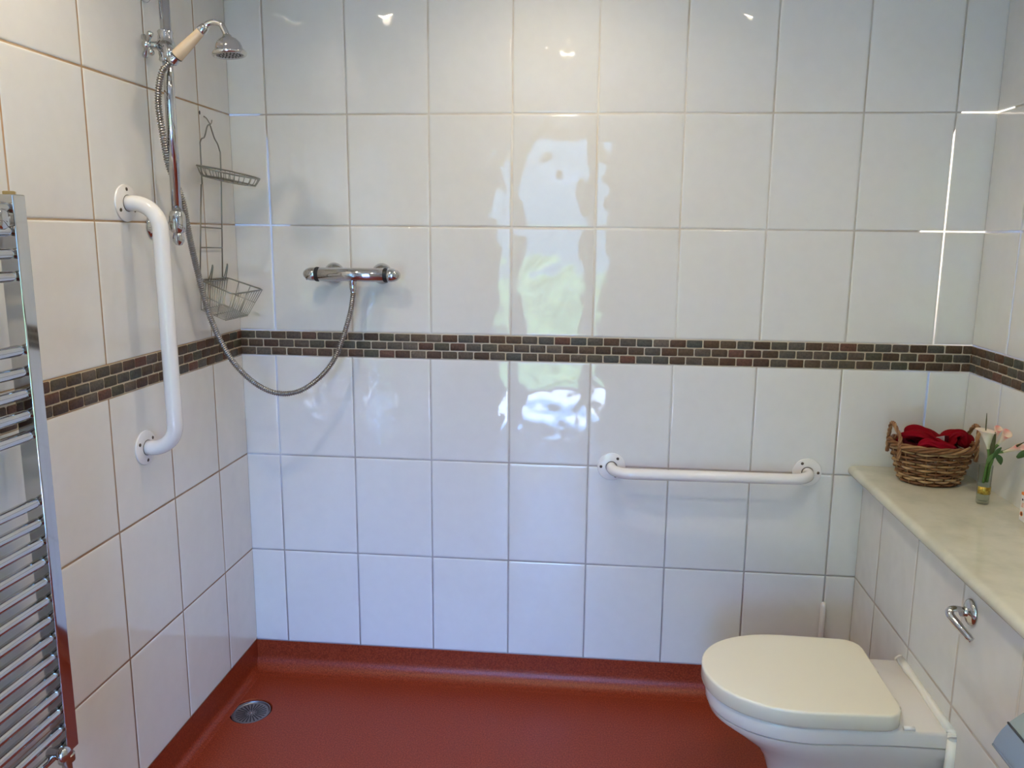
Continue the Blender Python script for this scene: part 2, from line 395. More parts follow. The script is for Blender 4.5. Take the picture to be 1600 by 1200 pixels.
tag(mb.build('garden_hedge', M_HEDGE, smooth=False), 'low green garden hedge outside the glazed door', 'hedge')

def sky_block_tree(label, xa, xb, xt):  # unseen tree added outside to keep sky light off the room's sides
    t = thing('sky_block_tree', label, 'tree', (xt, -6.9, -.1)); mb = MB()
    for k in range(46):
        x_ = random.uniform(xa, xb); inner = (xb - x_) if xb < 1 else (x_ - xa)      # added crowns, shaped so sky light reaches mainly the middle of the wall
        mb.sphere((x_, random.uniform(-7.5, -6.5), random.uniform(2.9 if inner < .55 else 1.7, 5.6)), random.uniform(.5, .8), n=12)
    mb.build('sky_block_crown', M_HEDGE, t)
    mb = MB(); mb.tube([(xt, -6.9, -.1), (xt, -6.9, 1.5), (xt + .1, -6.9, 3.2)], [.16, .13, .1], n=12); mb.build('trunk', M_WICK, t)
sky_block_tree('leafy tree added outside, left of the glazed door, to block sky light', -3.6, .05, -2)
sky_block_tree('leafy tree added outside, right of the glazed door, to block sky light', 2.05, 5.2, 3.2)

# ------------------------------------------------------------------ floor, coves
DRX, DRY, DRR = .088, -.250, .0645
bm = bmesh.new()
vo = [bm.verts.new(p) for p in [(0, 0, 0), (RX, 0, 0), (RX, -DY, 0), (0, -DY, 0)]]
eo = [bm.edges.new((vo[i], vo[(i + 1) % 4])) for i in range(4)]
n = 64; vc = [bm.verts.new((DRX + DRR * math.cos(2 * PI * i / n), DRY + DRR * math.sin(2 * PI * i / n), 0)) for i in range(n)]
ec = [bm.edges.new((vc[i], vc[(i + 1) % n])) for i in range(n)]
bmesh.ops.triangle_fill(bm, edges=eo + ec, use_beauty=True)
for f in [f for f in bm.faces if all(v_ in vc for v_ in f.verts)]: bm.faces.remove(f)
prev = vc
for (r, z) in [(DRR - .002, -.0015), (DRR - .003, -.012), (DRR - .003, -.03)]:
    cur = [bm.verts.new((DRX + r * math.cos(2 * PI * i / n), DRY + r * math.sin(2 * PI * i / n), z)) for i in range(n)]
    for i in range(n): bm.faces.new((prev[i], prev[(i + 1) % n], cur[(i + 1) % n], cur[i]))
    prev = cur
bm.faces.new(prev)
bmesh.ops.recalc_face_normals(bm, faces=bm.faces)
me = bpy.data.meshes.new('floor'); bm.to_mesh(me); bm.free(); me.materials.append(M_FLOOR)
fl = bpy.data.objects.new('floor', me); COL.objects.link(fl); struct(fl)
def cove(name, mp, L, R=.045):
    t_ = .0025; prof = [(0, -.001), (R + t_ + .012, -.001), (R + t_ + .006, .0006)]
    for k in range(11):
        a = PI / 2 * k / 10; prof.append((t_ + R - R * math.sin(a), .001 + R - R * math.cos(a)))
    prof += [(t_, ZF - .004), (t_, ZF - .001), (0, ZF - .001)]
    mb = MB(); vs = [mp(0, z, d_) for d_, z in prof] + [mp(L, z, d_) for d_, z in prof]; n = len(prof)
    mb.add(vs, [(i, (i + 1) % n, n + (i + 1) % n, n + i) for i in range(n)] + [tuple(range(n)), tuple(range(n, 2 * n))])
    return struct(mb.build(name, M_FLOOR, angle=40))
cove('baseboard_back', mp_b, BX); cove('baseboard_left', mp_l, DY, .022)
cove('baseboard_boxing', lambda u, z, d_: (BX - d_, -u, z), 3.0)

# drain
dr = thing('floor_drain', 'round grey metal shower drain with radial slots set in the red floor', 'drain', (DRX, DRY, -.012))
mb = MB(); mb.lathe([(.0585, -.016), (.0585, -.004), (.0578, -.003), (.0555, -.003), (.0545, -.005), (.0545, -.016)], (DRX, DRY, 0), n=48, caps=False); mb.build('rim', M_GREY, dr, angle=40)
mb = MB(); mb.lathe([(.0, -.0075), (.052, -.0075), (.0535, -.006), (.0535, -.0115), (0, -.0115)], (DRX, DRY, 0), n=48)
mb.build('grate', M_GREY, dr, angle=40)
for k in range(24):
    a = 2 * PI * k / 24 + .1; r0 = .012 if k % 2 else .018; r1 = .046; w = .0019
    mb = MB(); c, s = math.cos(a), math.sin(a)
    mb.add([(DRX + c * r0 - s * w * .8, DRY + s * r0 + c * w * .8, -.0071), (DRX + c * r1 - s * w, DRY + s * r1 + c * w, -.0071), (DRX + c * r1 + s * w, DRY + s * r1 - c * w, -.0071), (DRX + c * r0 + s * w * .8, DRY + s * r0 - c * w * .8, -.0071)] +
           [(DRX + c * r0 - s * w * .8, DRY + s * r0 + c * w * .8, -.0078), (DRX + c * r1 - s * w, DRY + s * r1 + c * w, -.0078), (DRX + c * r1 + s * w, DRY + s * r1 - c * w, -.0078), (DRX + c * r0 + s * w * .8, DRY + s * r0 - c * w * .8, -.0078)],
           [(0, 1, 2, 3), (4, 5, 6, 7), (0, 1, 5, 4), (1, 2, 6, 5), (2, 3, 7, 6), (3, 0, 4, 7)])
    mb.build('slot', M_BLACK, dr, smooth=False)
mb = MB(); mb.lathe([(0, -.0055), (.004, -.0058), (.0045, -.0075)], (DRX, DRY, 0), n=16); mb.build('screw', M_CHROME, dr)

# ------------------------------------------------------------------ grab rails
def grab_rail(label, p0, p1, nrm, proj, screws, rb=.0165):
    P0, P1, N = Vector(p0), Vector(p1), Vector(nrm)
    t = thing('grab_rail', label, 'grab rail', P0)
    mb = MB(); path = fillet([P0 + N * .004, P0 + N * proj, P1 + N * proj, P1 + N * .004], .062, 12)
    mb.tube(path, rb, n=24); mb.build('bar', M_WHITE, t)
    for P, sc in ((P0, screws[0]), (P1, screws[1])):
        mb = MB(); mb.lathe([(.0435, .0036), (.044, .0055), (.043, .0075), (.034, .0095), (.022, .0105), (.019, .0105), (.0185, .0080)], P, N, n=40)
        fl_ = mb.build('wall_flange', M_WHITE, t, angle=40)
        mb = MB(); mb.lathe([(rb + .0012, .0085), (rb + .0012, .0112), (rb - .001, .0114)], P, N, n=32); mb.build('gap_ring', M_SCREW, fl_)
        ax = N; e1 = Vector((0, 0, 1)); e2 = ax.cross(e1)
        for a in sc:
            a = math.radians(a); c = P + (e1 * math.sin(a) + e2 * math.cos(a)) * .0325 + N * .0085
            mb = MB(); mb.lathe([(.0046, 0), (.0046, .0012), (.0030, .0024), (0, .0028)], c, N, n=16); mb.build('screw', M_SCREW, fl_)
    return t
# horizontal on back wall: normal -y ; e2 = (-y)x(z) = -x  => angle measured from -x side
grab_rail('white horizontal grab rail on the back wall left of the worktop', (1.187, 0, .757), (1.783, 0, .761), (0, -1, 0), .080, [(125, 0, 245), (60, 180, 300)])
grab_rail('white vertical grab rail on the left wall beside the shower hose', (0, -.571, 1.534), (0, -.566, .932), (1, 0, 0), .087, [(90, 210, 330), (145, 25, 270)], .0187)

# ------------------------------------------------------------------ shower valve
VX, VY, VZ = .391, -.072, 1.346
t = thing('shower_valve', 'chrome thermostatic bar shower valve on the back wall above the mosaic band', 'shower valve', (VX, 0, VZ))
X = (1, 0, 0)
mb = MB(); mb.lathe([(.0195, -.100), (.0205, -.099), (.0205, .099), (.0195, .100)], (VX, VY, VZ), X, n=40); mb.build('body', M_CHROME, t, angle=50)
for s in (-1, 1):
    mb = MB(); mb.lathe([(.0200, .1003), (.0212, .1005), (.0212, .1105), (.0200, .111)], (VX, VY, VZ), (s, 0, 0), n=40); mb.build('grip_ring', M_BLACK, t, angle=50)
    mb = MB()
    for k in range(20):
        a = 2 * PI * k / 20; cy, cz = VY + .0212 * math.cos(a), VZ + .0212 * math.sin(a); xx = VX + s * .1055
        mb.box((xx - .0035, cy - .0008, cz - .0008), (xx + .0035, cy + .0008, cz + .0008))
    mb.build('grip_ridges', M_BLACK, t, smooth=False)
    mb = MB(); pr = [(.0195, .1112), (.0205, .113), (.0205, .124), (.0190, .132), (.0150, .141), (.0080, .148), (0, .1495)] if s > 0 else [(.0195, .1112), (.0205, .113), (.0203, .126), (.0175, .137), (.0105, .1465), (.0030, .1500), (0, .1500)]
    mb.lathe(pr, (VX, VY, VZ), (s, 0, 0), n=40); kb = mb.build('control_knob', M_CHROME, t, angle=50)
    mb = MB(); mb.lathe([(.0020, -.004), (.0026, .001), (.0024, .003), (0, .004)], (VX + s * .135, VY - .010, VZ + .014 * (1 if s > 0 else -1)), (s * .5, -.3, .6 if s > 0 else -.6), n=12); mb.build('stop_button', M_CHROME, kb)
    mb = MB(); mb.lathe([(.032, .004), (.0325, .007), (.030, .014), (.022, .022), (.0165, .026), (.0165, .060)], (VX + s * .0755, 0, VZ + .001), (0, -1, 0), n=36); mb.build('wall_flange', M_CHROME, t, angle=50)
mb = MB(); mb.lathe([(.0115, .0), (.0115, .028), (.0105, .030), (.0105, .034)], (VX + .003, VY, VZ), (0, 0, -1), n=24); mb.build('outlet', M_CHROME, t, angle=50)

# ------------------------------------------------------------------ shower rail with sliding holder
RXr, RYr = .062, -.447
t = thing('shower_riser_rail', 'chrome vertical shower riser rail on the left wall with cross-head slider', 'shower rail', (RXr, RYr, 1.44))
mb = MB(); mb.tube([(RXr, RYr, 1.50), (RXr - .001, RYr + .006, 2.10)], .0125, n=24); mb.build('pole', M_CHROME, t)
mb = MB(); mb.lathe([(.0, -.075), (.008, -.073), (.0135, -.064), (.0145, -.056), (.0125, -.046), (.0115, -.043), (.0165, -.040), (.0195, -.030), (.0205, -.015), (.0195, 0), (.0165, .010), (.0135, .013)], (RXr, RYr, 1.508), n=28)
mb.build('lower_end_cap', M_CHROME, t, angle=60)
for z in (1.482, 2.085):
    mb = MB(); mb.lathe([(.033, .004), (.034, .007), (.030, .012), (.014, .019), (.0105, .024), (.0105, .055)], (0, RYr - (.012 if z < 2 else -.014), z if z < 2 else 2.055), (1, 0, 0), n=32); mb.build('wall_bracket', M_CHROME, t, angle=50)
mb = MB(); sz = 1.915
mb.sphere((RXr, RYr, sz), .0225, (1, 1, 1.05), n=24); mb.lathe([(.0165, -.036), (.0185, -.033), (.0165, -.026), (.018, -.02), (.018, .02), (.0165, .026), (.0185, .033), (.0165, .036)], (RXr, RYr, sz), n=24)
hold = Vector((.83, -.25, .50)).normalized()
mb.tube([(RXr, RYr - .006, sz), (RXr + .018, RYr - .022, sz - .014), (RXr + .034, RYr - .031, sz - .034)], [.017, .014, .0175], n=20)
sl = mb.build('slider', M_CHROME, t)
mb = MB(); hc = Vector((RXr - .036, RYr - .012, sz + .001)); ax = Vector((-.62, -.72, 0)).normalized()
mb.tube([Vector((RXr, RYr, sz)), hc + ax * .003], [.011, .009], n=16); mb.sphere(hc + ax * .006, .0115, n=16)
e1 = Vector((0, 0, 1)); e2 = ax.cross(e1).normalized()
for k in range(4):
    a = PI / 4 + k * PI / 2; dd = e1 * math.cos(a) + e2 * math.sin(a)
    mb.tube([hc + ax * .004 + dd * q for q in (.006, .012, .018, .024, .030, .034, .036)], [.0055, .0042, .0045, .0065, .0078, .0065, .0025], n=14)
mb.build('cross_handle', M_CHROME, sl)

# handset
HY = -.478
t = thing('shower_handset', 'chrome shower handset with ivory handle and bell-shaped rose', 'shower head', (.10, HY, 1.895))
def hp(x, z, y=HY): return Vector((x, y, z))
B0 = hp(.104, 1.885); B1 = hp(.169, 1.941)
ax = (B1 - B0).normalized()
mb = MB(); mb.tube([B0 - ax * .022, B0 - ax * .018, B0 - ax * .010, B0 - ax * .003, B0], [.0105, .014, .0145, .012, .0135], n=24); mb.build('base_fitting', M_CHROME, t)
mb = MB(); L = (B1 - B0).length
mb.tube([B0 + ax * L * q for q in (0, .03, .3, .6, .9, 1)], [.0140, .0150, .0142, .0125, .0108, .0104], n=28); mb.build('handle', M_IVORY, t)
mb = MB(); mb.tube([B0 - ax * .0012, B0 + ax * .0012], .0154, n=28); mb.build('band', M_BLACK, t)
mb = MB(); mb.tube([B1 - ax * .001, B1, B1 + ax * .004, B1 + ax * .014, B1 + ax * .018], [.0110, .0122, .0122, .0108, .0085], n=24)
neck = spline([B1 + ax * .014, B1 + ax * .026, hp(.205, 1.961), hp(.219, 1.956), hp(.227, 1.943), hp(.232, 1.931)], 8); mb.tube(neck, .0072, n=18)
mb.build('neck', M_CHROME, t)
mb = MB(); rc = hp(.233, 1.929); ra = Vector((.10, 0, -1)).normalized()
mb.lathe([(.0075, -.004), (.010, -.002), (.011, .002), (.021, .007), (.0285, .016), (.0315, .026), (.0325, .031), (.036, .0335), (.0395, .037), (.0405, .041), (.0385, .0445), (.034, .0455), (.031, .043)], rc, ra, n=40)
rose = mb.build('rose', M_CHROME, t)
mb = MB(); mb.lathe([(.0, .0435), (.024, .0435), (.031, .0430)], rc, ra, n=32)
mb.build('spray_plate', M_GREY, rose)
mb = MB()
e1 = Vector((1, 0, .1)).normalized(); e2 = Vector((0, 1, 0))
for rr, nn in ((.008, 6), (.016, 12), (.024, 18)):
    for k in range(nn):
        a = 2 * PI * k / nn; c = rc + ra * .0435 + (e1 * math.cos(a) + e2 * math.sin(a)) * rr
        mb.lathe([(.0016, 0), (.0012, .0014), (0, .0014)], c, ra, n=6)
mb.build('nozzles', M_BLACK, rose)

# hose
hpts = [B0 - ax * .020, B0 - ax * .034, (.066, -.479, 1.850), (.055, -.479, 1.815), (.049, -.476, 1.77), (.050, -.468, 1.709), (.047, -.444, 1.632), (.056, -.408, 1.553), (.050, -.37, 1.455),
        (.047, -.33, 1.352), (.055, -.29, 1.226), (.085, -.25, 1.112), (.139, -.21, 1.031), (.198, -.17, .995), (.262, -.13, 1.009), (.334, -.10, 1.084), (.379, -.078, 1.209), (.394, -.072, 1.288), (.394, -.072, 1.312)]
path = spline(hpts, 40)
acc = [0]
for a, b in zip(path, path[1:]): acc.append(acc[-1] + (b - a).length)
tot = acc[-1]; P2 = []; i = 0; step = .0015; nseg = int(tot / step)
for k in range(nseg + 1):
    s_ = min(k * step, tot - 1e-6)
    while acc[i + 1] < s_: i += 1
    q = (s_ - acc[i]) / max(acc[i + 1] - acc[i], 1e-9); P2.append(path[i].lerp(path[i + 1], q))
rad = [.0083 if (k % 4) in (0, 1) else .0060 for k in range(len(P2))]
mb = MB(); mb.tube(P2, rad, n=14)
hs = thing('shower_hose', 'flexible ribbed metal shower hose looping from the handset down to the valve', 'hose', (.394, -.072, 1.30))
mb.build('ribbed_tube', M_HOSE, hs)
mb = MB(); mb.lathe([(.0095, 0), (.0105, .002), (.0105, .014), (.0088, .018), (.0082, .026)], (.394, -.072, 1.318), (0, 0, -1), n=20); mb.build('nut', M_CHROME, hs, angle=50)

# ------------------------------------------------------------------ shower caddy
t = thing('wall_hook', 'tiny dark hook on the left wall holding up the wire caddy', 'hook', (0, -.155, 1.78))
mb = MB(); mb.tube(spline([(.004, -.166, 1.792), (.010, -.160, 1.786), (.015, -.152, 1.772), (.017, -.148, 1.776), (.018, -.146, 1.784)], 5), .0016, n=8); mb.build('hook_wire', M_WIRE, t)
mb = MB(); mb.sphere((.0055, -.190, 1.798), .003, (.6, .8, 2), n=10); mb.build('screw_head', M_BLACK, t)
t = thing('shower_caddy', 'two-tier chromed wire shower caddy hanging crooked on the left wall', 'shower caddy', (.015, -.15, 1.77))
wr = .0020; cx = .014
mb = MB()
top = spline([(cx, -.217, 1.60), (cx, -.214, 1.70), (cx, -.213, 1.715), (cx, -.203, 1.726), (cx, -.190, 1.730), (cx, -.180, 1.742), (cx, -.170, 1.760), (cx, -.160, 1.7685), (cx, -.150, 1.7685), (cx, -.142, 1.756), (cx, -.128, 1.735), (cx, -.112, 1.722), (cx, -.101, 1.704), (cx, -.098, 1.69), (cx, -.103, 1.60)], 6)
mb.tube([(cx, -.262, 1.325), (cx, -.222, 1.60)] + top + [(cx, -.103, 1.598), (cx, -.128, 1.325)], wr, n=10)
for z, f in ((1.482, .58), (1.425, .35)):
    yl = -.262 + (.040) * ((z - 1.325) / .275); yr = -.128 + .025 * ((z - 1.325) / .275)
    mb.tube([(cx, yl, z), (cx, yr, z - .003)], wr, n=8)
mb.build('hanger_frame', M_WIRE, t)
# soap shelf: shallow oval dish, droops to the front
def sh(x, y, z): # local: x outward 0..1, y along -1..1
    return Vector((x, y, z))
def oval(a, b, cx_, cy_, z0, drop, n=30, ex=2.6):
    out = []
    for k in range(n):
        th = 2 * PI * k / n; c, s = math.cos(th), math.sin(th)
        px = cx_ + a * math.copysign(abs(c) ** (2 / ex), c); py = cy_ + b * math.copysign(abs(s) ** (2 / ex), s)
        out.append(Vector((px, py, z0 - drop * (px - .01))))
    return out
mb = MB(); SY = -.175
rim = oval(.062, .122, .076, SY, 1.652, .24); mb.tube(rim, .0024, n=8, closed=True)
low = oval(.052, .108, .074, SY, 1.628, .24); mb.tube(low, .0018, n=8, closed=True)
for k in range(0, 30): mb.tube([rim[k], (rim[k] + low[k]) / 2 + Vector((0, 0, -.002)), low[k]], .0011, n=5)
for k in range(1, 11):
    y = SY - .104 + .208 * k / 11; w = .052 * (1 - abs((y - SY) / .108) ** 2.6) ** (1 / 2.6)
    mb.tube([(.074 - w, y, 1.627 - .24 * (.064 - w)), (.074 + w, y, 1.627 - .24 * (.064 + w))], .0013, n=5)
mb.build('soap_dish', M_WIRE, t)
# lower basket
mb = MB()
A = [Vector(p) for p in [(.016, -.262, 1.335), (.016, -.100, 1.333), (.118, -.088, 1.298), (.112, -.268, 1.297)]]
Bq = [Vector(p) for p in [(.018, -.272, 1.252), (.018, -.135, 1.255), (.085, -.125, 1.222), (.082, -.262, 1.222)]]
rimp = fillet([A[0].lerp(A[1], .5)] + [A[1], A[2], A[3], A[0]] + [A[0].lerp(A[1], .5)], .012, 4); mb.tube(rimp, .0024, n=8)
mb.tube([A[0] + Vector((0, 0, -.006)), A[1] + Vector((0, 0, -.006))], .0022, n=8)
nw = 11
for k in range(nw + 1):
    q = k / nw; a = A[0].lerp(A[1], q); b = Bq[0].lerp(Bq[1], q); c = Bq[3].lerp(Bq[2], q); d_ = A[3].lerp(A[2], q)
    mb.tube(fillet([a, b, c, d_], .006, 3), .0011, n=6)
for q in (.0, .5, 1.0):
    a = Bq[0].lerp(Bq[3], q); b = Bq[1].lerp(Bq[2], q); mb.tube([a, b], .0015, n=6)
for side in (0, 1):
    i0, i1 = (0, 3) if side == 0 else (1, 2)
    for q in (.33, .66): mb.tube([A[i0].lerp(A[i1], q), Bq[i0].lerp(Bq[i1], q)], .0013, n=6)
mb.tube([A[0].lerp(Bq[0], .5), A[3].lerp(Bq[3], .5), ], .0013, n=6); mb.tube([A[1].lerp(Bq[1], .5), A[2].lerp(Bq[2], .5)], .0013, n=6)
mb.build('basket', M_WIRE, t)
for y in (-.215, -.125):
    mb = MB(); mb.tube(spline([(.016, y - .004, 1.330), (.022, y - .002, 1.345), (.028, y, 1.368), (.0285, y + .002, 1.375), (.0285, y + .004, 1.368), (.024, y + .004, 1.345), (.020, y + .004, 1.330)], 4), .0018, n=8); mb.build('razor_hook', M_WIRE, t)

# ------------------------------------------------------------------ towel radiator
t = thing('towel_radiator', 'tall chrome ladder towel radiator on the left wall', 'radiator', (.06, -1.25, .42))
for y in (-1.018, -1.500):
    mb = MB(); mb.box((.045, y - .016, .42), (.082, y + .016, 1.532)); pz = mb.build('post', M_CHROME, t, bevel=.003)
    mb = MB(); mb.lathe([(.0115, 1.5318), (.0115, 1.537), (.0095, 1.538)], (.0635, y, 0), n=6); mb.build('plug', M_BRASS, pz, smooth=False)
    mb = MB(); mb.lathe([(.011, .42), (.013, .417), (.013, .408), (.016, .406), (.016, .392), (.012, .39), (.0095, .388), (.0095, 0.0)], (.0635, y, 0), (0, 0, 1), n=20); mb.build('pipe_tail', M_CHROME_D, pz, angle=40)
bars = [1.508 - .0408 * i for i in range(4)] + [1.250 - .0405 * i for i in range(5)] + [.956 - .0400 * i for i in range(14)]
for z in bars:
    mb = MB(); mb.tube([(.070, -1.484, z), (.070, -1.478, z), (.070, -1.047, z), (.070, -1.034, z)], [.0095, .0105, .0105, .0085], n=20, up=(1, 0, 0)); mb.build('bar', M_CHROME, t)
for y in (-1.072, -1.446):
    mb = MB(); mb.lathe([(.022, .004), (.022, .012), (.010, .014), (.010, .078), (.0175, .080), (.0185, .083), (.0185, .088), (.015, .092), (0, .093)], (0, y, 1.4875), (1, 0, 0), n=28); mb.build('wall_bracket', M_CHROME, t, angle=50)
mb = MB(); mb.lathe([(.0, .110), (.010, .109), (.0145, .104), (.0150, .098), (.012, .092), (.009, .090), (.009, .066)], (0, -1.060, .446), (1, -.10, 0), n=24); mb.build('bleed_cap', M_CHROME, t, angle=60)

# ------------------------------------------------------------------ worktop
mb = MB(); prof = [(RX - .003, ZW0), (1.925, ZW0)]
for k in range(9):
    a = -PI / 2 + PI * k / 8; prof.append((1.915 - .0145 * math.cos(a) * 1.0 + .004, (ZW0 + ZW1) / 2 + .015 * math.sin(a)))
prof += [(1.925, ZW1), (RX - .003, ZW1)]
# tiny fall-off: one straight slab
n = len(prof); vs = [(x, -.004, z) for x, z in prof] + [(x, -3.02, z) for x, z in prof]
mb.add(vs, [(i, (i + 1) % n, n + (i + 1) % n, n + i) for i in range(n)] + [tuple(range(n)), tuple(range(n, 2 * n))])
tag(mb.build('worktop', M_TOP, angle=40), 'long pale stone worktop with rounded nosing over the tiled boxing', 'worktop')

# ------------------------------------------------------------------ toilet
TY = -.552
t = thing('toilet', 'white back-to-wall toilet with its cream lid closed, against the tiled boxing', 'toilet', (1.75, TY, 0))
def D_outline(xf, xb, hw, rc, n=18, ex=2.25, xm=None):
    xm = xm if xm is not None else xf + (xb - xf) * .55
    pts = []
    for k in range(n + 1):                         # front half: superellipse from +y side round the front to -y side
        a = PI / 2 + PI * k / n; c, s = math.cos(a), math.sin(a)
        pts.append((xm + (xm - xf) * math.copysign(abs(c) ** (2 / ex), c), hw * math.copysign(abs(s) ** (2 / ex), s)))
    hb = hw * .97
    for k in range(5): a = -PI / 2 + PI / 2 * k / 4; pts.append((xb - rc + rc * math.cos(a), -hb + rc + rc * math.sin(a)))
    for k in range(5): a = PI / 2 * k / 4; pts.append((xb - rc + rc * math.cos(a), hb - rc + rc * math.sin(a)))
    return pts
def loft(mb, secs, cap0=True, cap1=True):
    n = len(secs[0]); vs = [p for s_ in secs for p in s_]; fs = []
    for i in range(len(secs) - 1):
        for j in range(n): fs.append((i * n + j, i * n + (j + 1) % n, (i + 1) * n + (j + 1) % n, (i + 1) * n + j))
    if cap0: fs.append(tuple(range(n))[::-1])
    if cap1: fs.append(tuple((len(secs) - 1) * n + j for j in range(n)))
    mb.add(vs, fs)
def inset(pts, d, cxy):
    out = []
    for (x, y) in pts:
        v_ = Vector((x - cxy[0], y - cxy[1])); L = v_.length; v_ *= (L - d) / L; out.append((cxy[0] + v_.x, cxy[1] + v_.y))
    return out
def slab(name, pts, z0, z1, r, m, parent, dome=0):
    mb = MB(); c = (sum(p[0] for p in pts) / len(pts), sum(p[1] for p in pts) / len(pts)); secs = []
    for k in range(4): a = PI / 2 * k / 3; secs.append([(x, TY + y, z0 + r * .5 * (1 - math.cos(PI / 2 - a)) if False else z0 + r * .5 * math.sin(a)) for x, y in inset(pts, r * .5 * (1 - math.sin(a)), c)])
    for k in range(5): a = PI / 2 * k / 4; secs.append([(x, TY + y, z1 - r + r * math.sin(a)) for x, y in inset(pts, r * (1 - math.cos(a)), c)])
    if dome:
        for q in (.06, .14, .24): secs.append([(x, TY + y, z1 + dome * (1 - (1 - q / .24) ** 2) * .8) for x, y in inset(pts, q * .35, c)])
    loft(mb, secs); return mb.build(name, m, parent, angle=60)
lidp = D_outline(1.413, 1.842, .176, .045, n=32, ex=2.15, xm=1.640)
slab('lid', lidp, .3790, .4185, .006, M_SEAT, t, dome=.0022)
seatp = D_outline(1.418, 1.838, .173, .045, n=32, ex=2.15, xm=1.642)
seat = slab('seat', [(1.64 + (a - 1.64) * .982, b * .975) for a, b in seatp], .3735, .3790, .002, M_SEAT, t)
for y in (-.075, .075):
    mb = MB(); mb.lathe([(.008, -.018), (.009, -.016), (.009, .016), (.008, .018)], (1.851, TY + y, .388), (0, 1, 0), n=16); mb.lathe([(.010, 0), (.010, .014)], (1.851, TY + y, .371), (0, 0, 1), n=16); mb.build('hinge', M_SEAT, t, angle=50)
mb = MB(); mb.lathe([(.005, -.012), (.005, .012)], (1.852, TY - .160, .384), (1, 0, 0), n=12); mb.build('hinge_pin', M_PVC, t)
mb = MB()
def pan_sec(xf, hw, z, back=.155, xb=1.950, ex=2.2):
    xm = xf + (1.83 - xf) * .55; pts = []; n_ = 28
    for k in range(n_ + 1):
        a = PI / 2 + PI * k / n_; c, s = math.cos(a), math.sin(a)
        pts.append((xm + (xm - xf) * math.copysign(abs(c) ** (2 / ex), c), hw * math.copysign(abs(s) ** (2 / ex), s)))
    for q in (.35, .7, 1): # towards the back, narrowing
        w = hw + (back - hw) * (q ** .8); pts.append((xm + (1.845 - xm) * q, -w))
    pts.append((xb - .004, -back)); pts.append((xb, -back + .004)); pts.append((xb, back - .004)); pts.append((xb - .004, back))
    for q in (1, .7, .35):
        w = hw + (back - hw) * (q ** .8); pts.append((xm + (1.845 - xm) * q, w))
    return [(x, TY + y, z) for x, y in pts]
S = [(1.60, .098, 0, .10), (1.598, .100, .06, .10), (1.590, .104, .14, .105), (1.570, .112, .20, .118), (1.535, .126, .245, .130), (1.495, .145, .275, .140), (1.462, .158, .300, .148), (1.4310, .1680, .322, .1545),
     (1.4275, .1700, .3335, .156), (1.4370, .1635, .3345, .149), (1.4370, .1635, .3372, .149), (1.4257, .1708, .3380, .157), (1.4245, .1715, .340, .157), (1.424, .1715, .366, .157), (1.427, .1695, .372, .155), (1.436, .163, .3745, .151)]
loft(mb, [pan_sec(a, b, z, bk_) for a, b, z, bk_ in S]); mb.build('pan', M_CERAMIC, t, angle=50)
mb = MB(); b_ = .160
bead = fillet([(1.9485, TY - b_ + .002, .02), (1.9485, TY - b_, .368), (1.9485, TY - b_ + .004, .376), (1.9485, TY + b_ - .004, .379), (1.9485, TY + b_, .368), (1.9485, TY + b_ - .002, .02)], .012, 4)
bead = [p for a, b in zip(bead, bead[1:]) for p in [a.lerp(b, q / 6) for q in range(6)]] + [bead[-1]]
mb.tube([p + Vector((0, random.uniform(-.0012, .0012), random.uniform(-.001, .001))) for p in bead], [random.uniform(.0085, .0115) for _ in bead], n=10, flat=(1.15, 1)); mb.build('sealant_bead', M_SIL, t)

t = thing('flush_lever', 'chrome toilet flush lever on an oval plate in the tiled boxing', 'flush lever', (BX, -.722, .675))
FX, FY, FZ = BX, -.722, .676
mb = MB(); mb.lathe([(.024, 0.0005), (.026, .0025), (.025, .006), (.019, .010), (.012, .0125), (.0095, .014), (.009, .024)], (FX, FY, FZ), (-1, 0, 0), n=36, sx=1.12, sy=1); mb.build('plate', M_CHROME, t, angle=60)
mb = MB(); mb.tube(spline([(FX - .018, FY, FZ + .004), (FX - .034, FY - .001, FZ + .007), (FX - .047, FY - .003, FZ + .003), (FX - .048, FY - .014, FZ - .006), (FX - .037, FY - .035, FZ - .020), (FX - .026, FY - .056, FZ - .032), (FX - .0235, FY - .061, FZ - .0345)], 6),
        [.0080] * 6 + [.0085] * 6 + [.0090] * 6 + [.0090] * 6 + [.0082] * 6 + [.0070] * 6 + [.0035], n=18, flat=(.75, 1.0)); mb.build('lever', M_CHROME, t)

mb = MB(); mb.lathe([(.0085, .0), (.0085, .332), (.0075, .338), (.0045, .342), (0, .343)], (1.861, -.0135, .0), n=20)
tag(mb.build('boxed_pipe', M_PVC), 'slim white plastic pipe with rounded top standing behind the toilet lid', 'pipe')

# ------------------------------------------------------------------ blue dispenser at the right edge
t = thing('paper_dispenser', 'blue-grey curved plastic dispenser on the tiled boxing at the lower right edge', 'dispenser', (BX, -1.07, .54))
prof = [(BX - .001, .535), (1.884, .545), (1.8775, .549), (1.8765, .556), (1.880, .566), (1.888, .582), (1.898, .596), (1.910, .609), (1.923, .620), (1.937, .629), (BX - .001, .634)]
def ext(name, prof, ya, yb, m, bev=None):
    mb = MB(); n = len(prof); mb.add([(x, ya, z) for x, z in prof] + [(x, yb, z) for x, z in prof], [(i, (i + 1) % n, n + (i + 1) % n, n + i) for i in range(n)] + [tuple(range(n)), tuple(range(n, 2 * n))])
    return mb.build(name, m, t, angle=35)
ext('cover', prof[:7] + [(BX - .001, .596)], -1.000, -1.17, M_BLUE)
ext('top_window', [(BX - .001, .5965), (1.8995, .5985), (1.910, .609), (1.923, .620), (1.937, .629), (BX - .001, .634)], -1.0005, -1.1695, M_BLUE2)
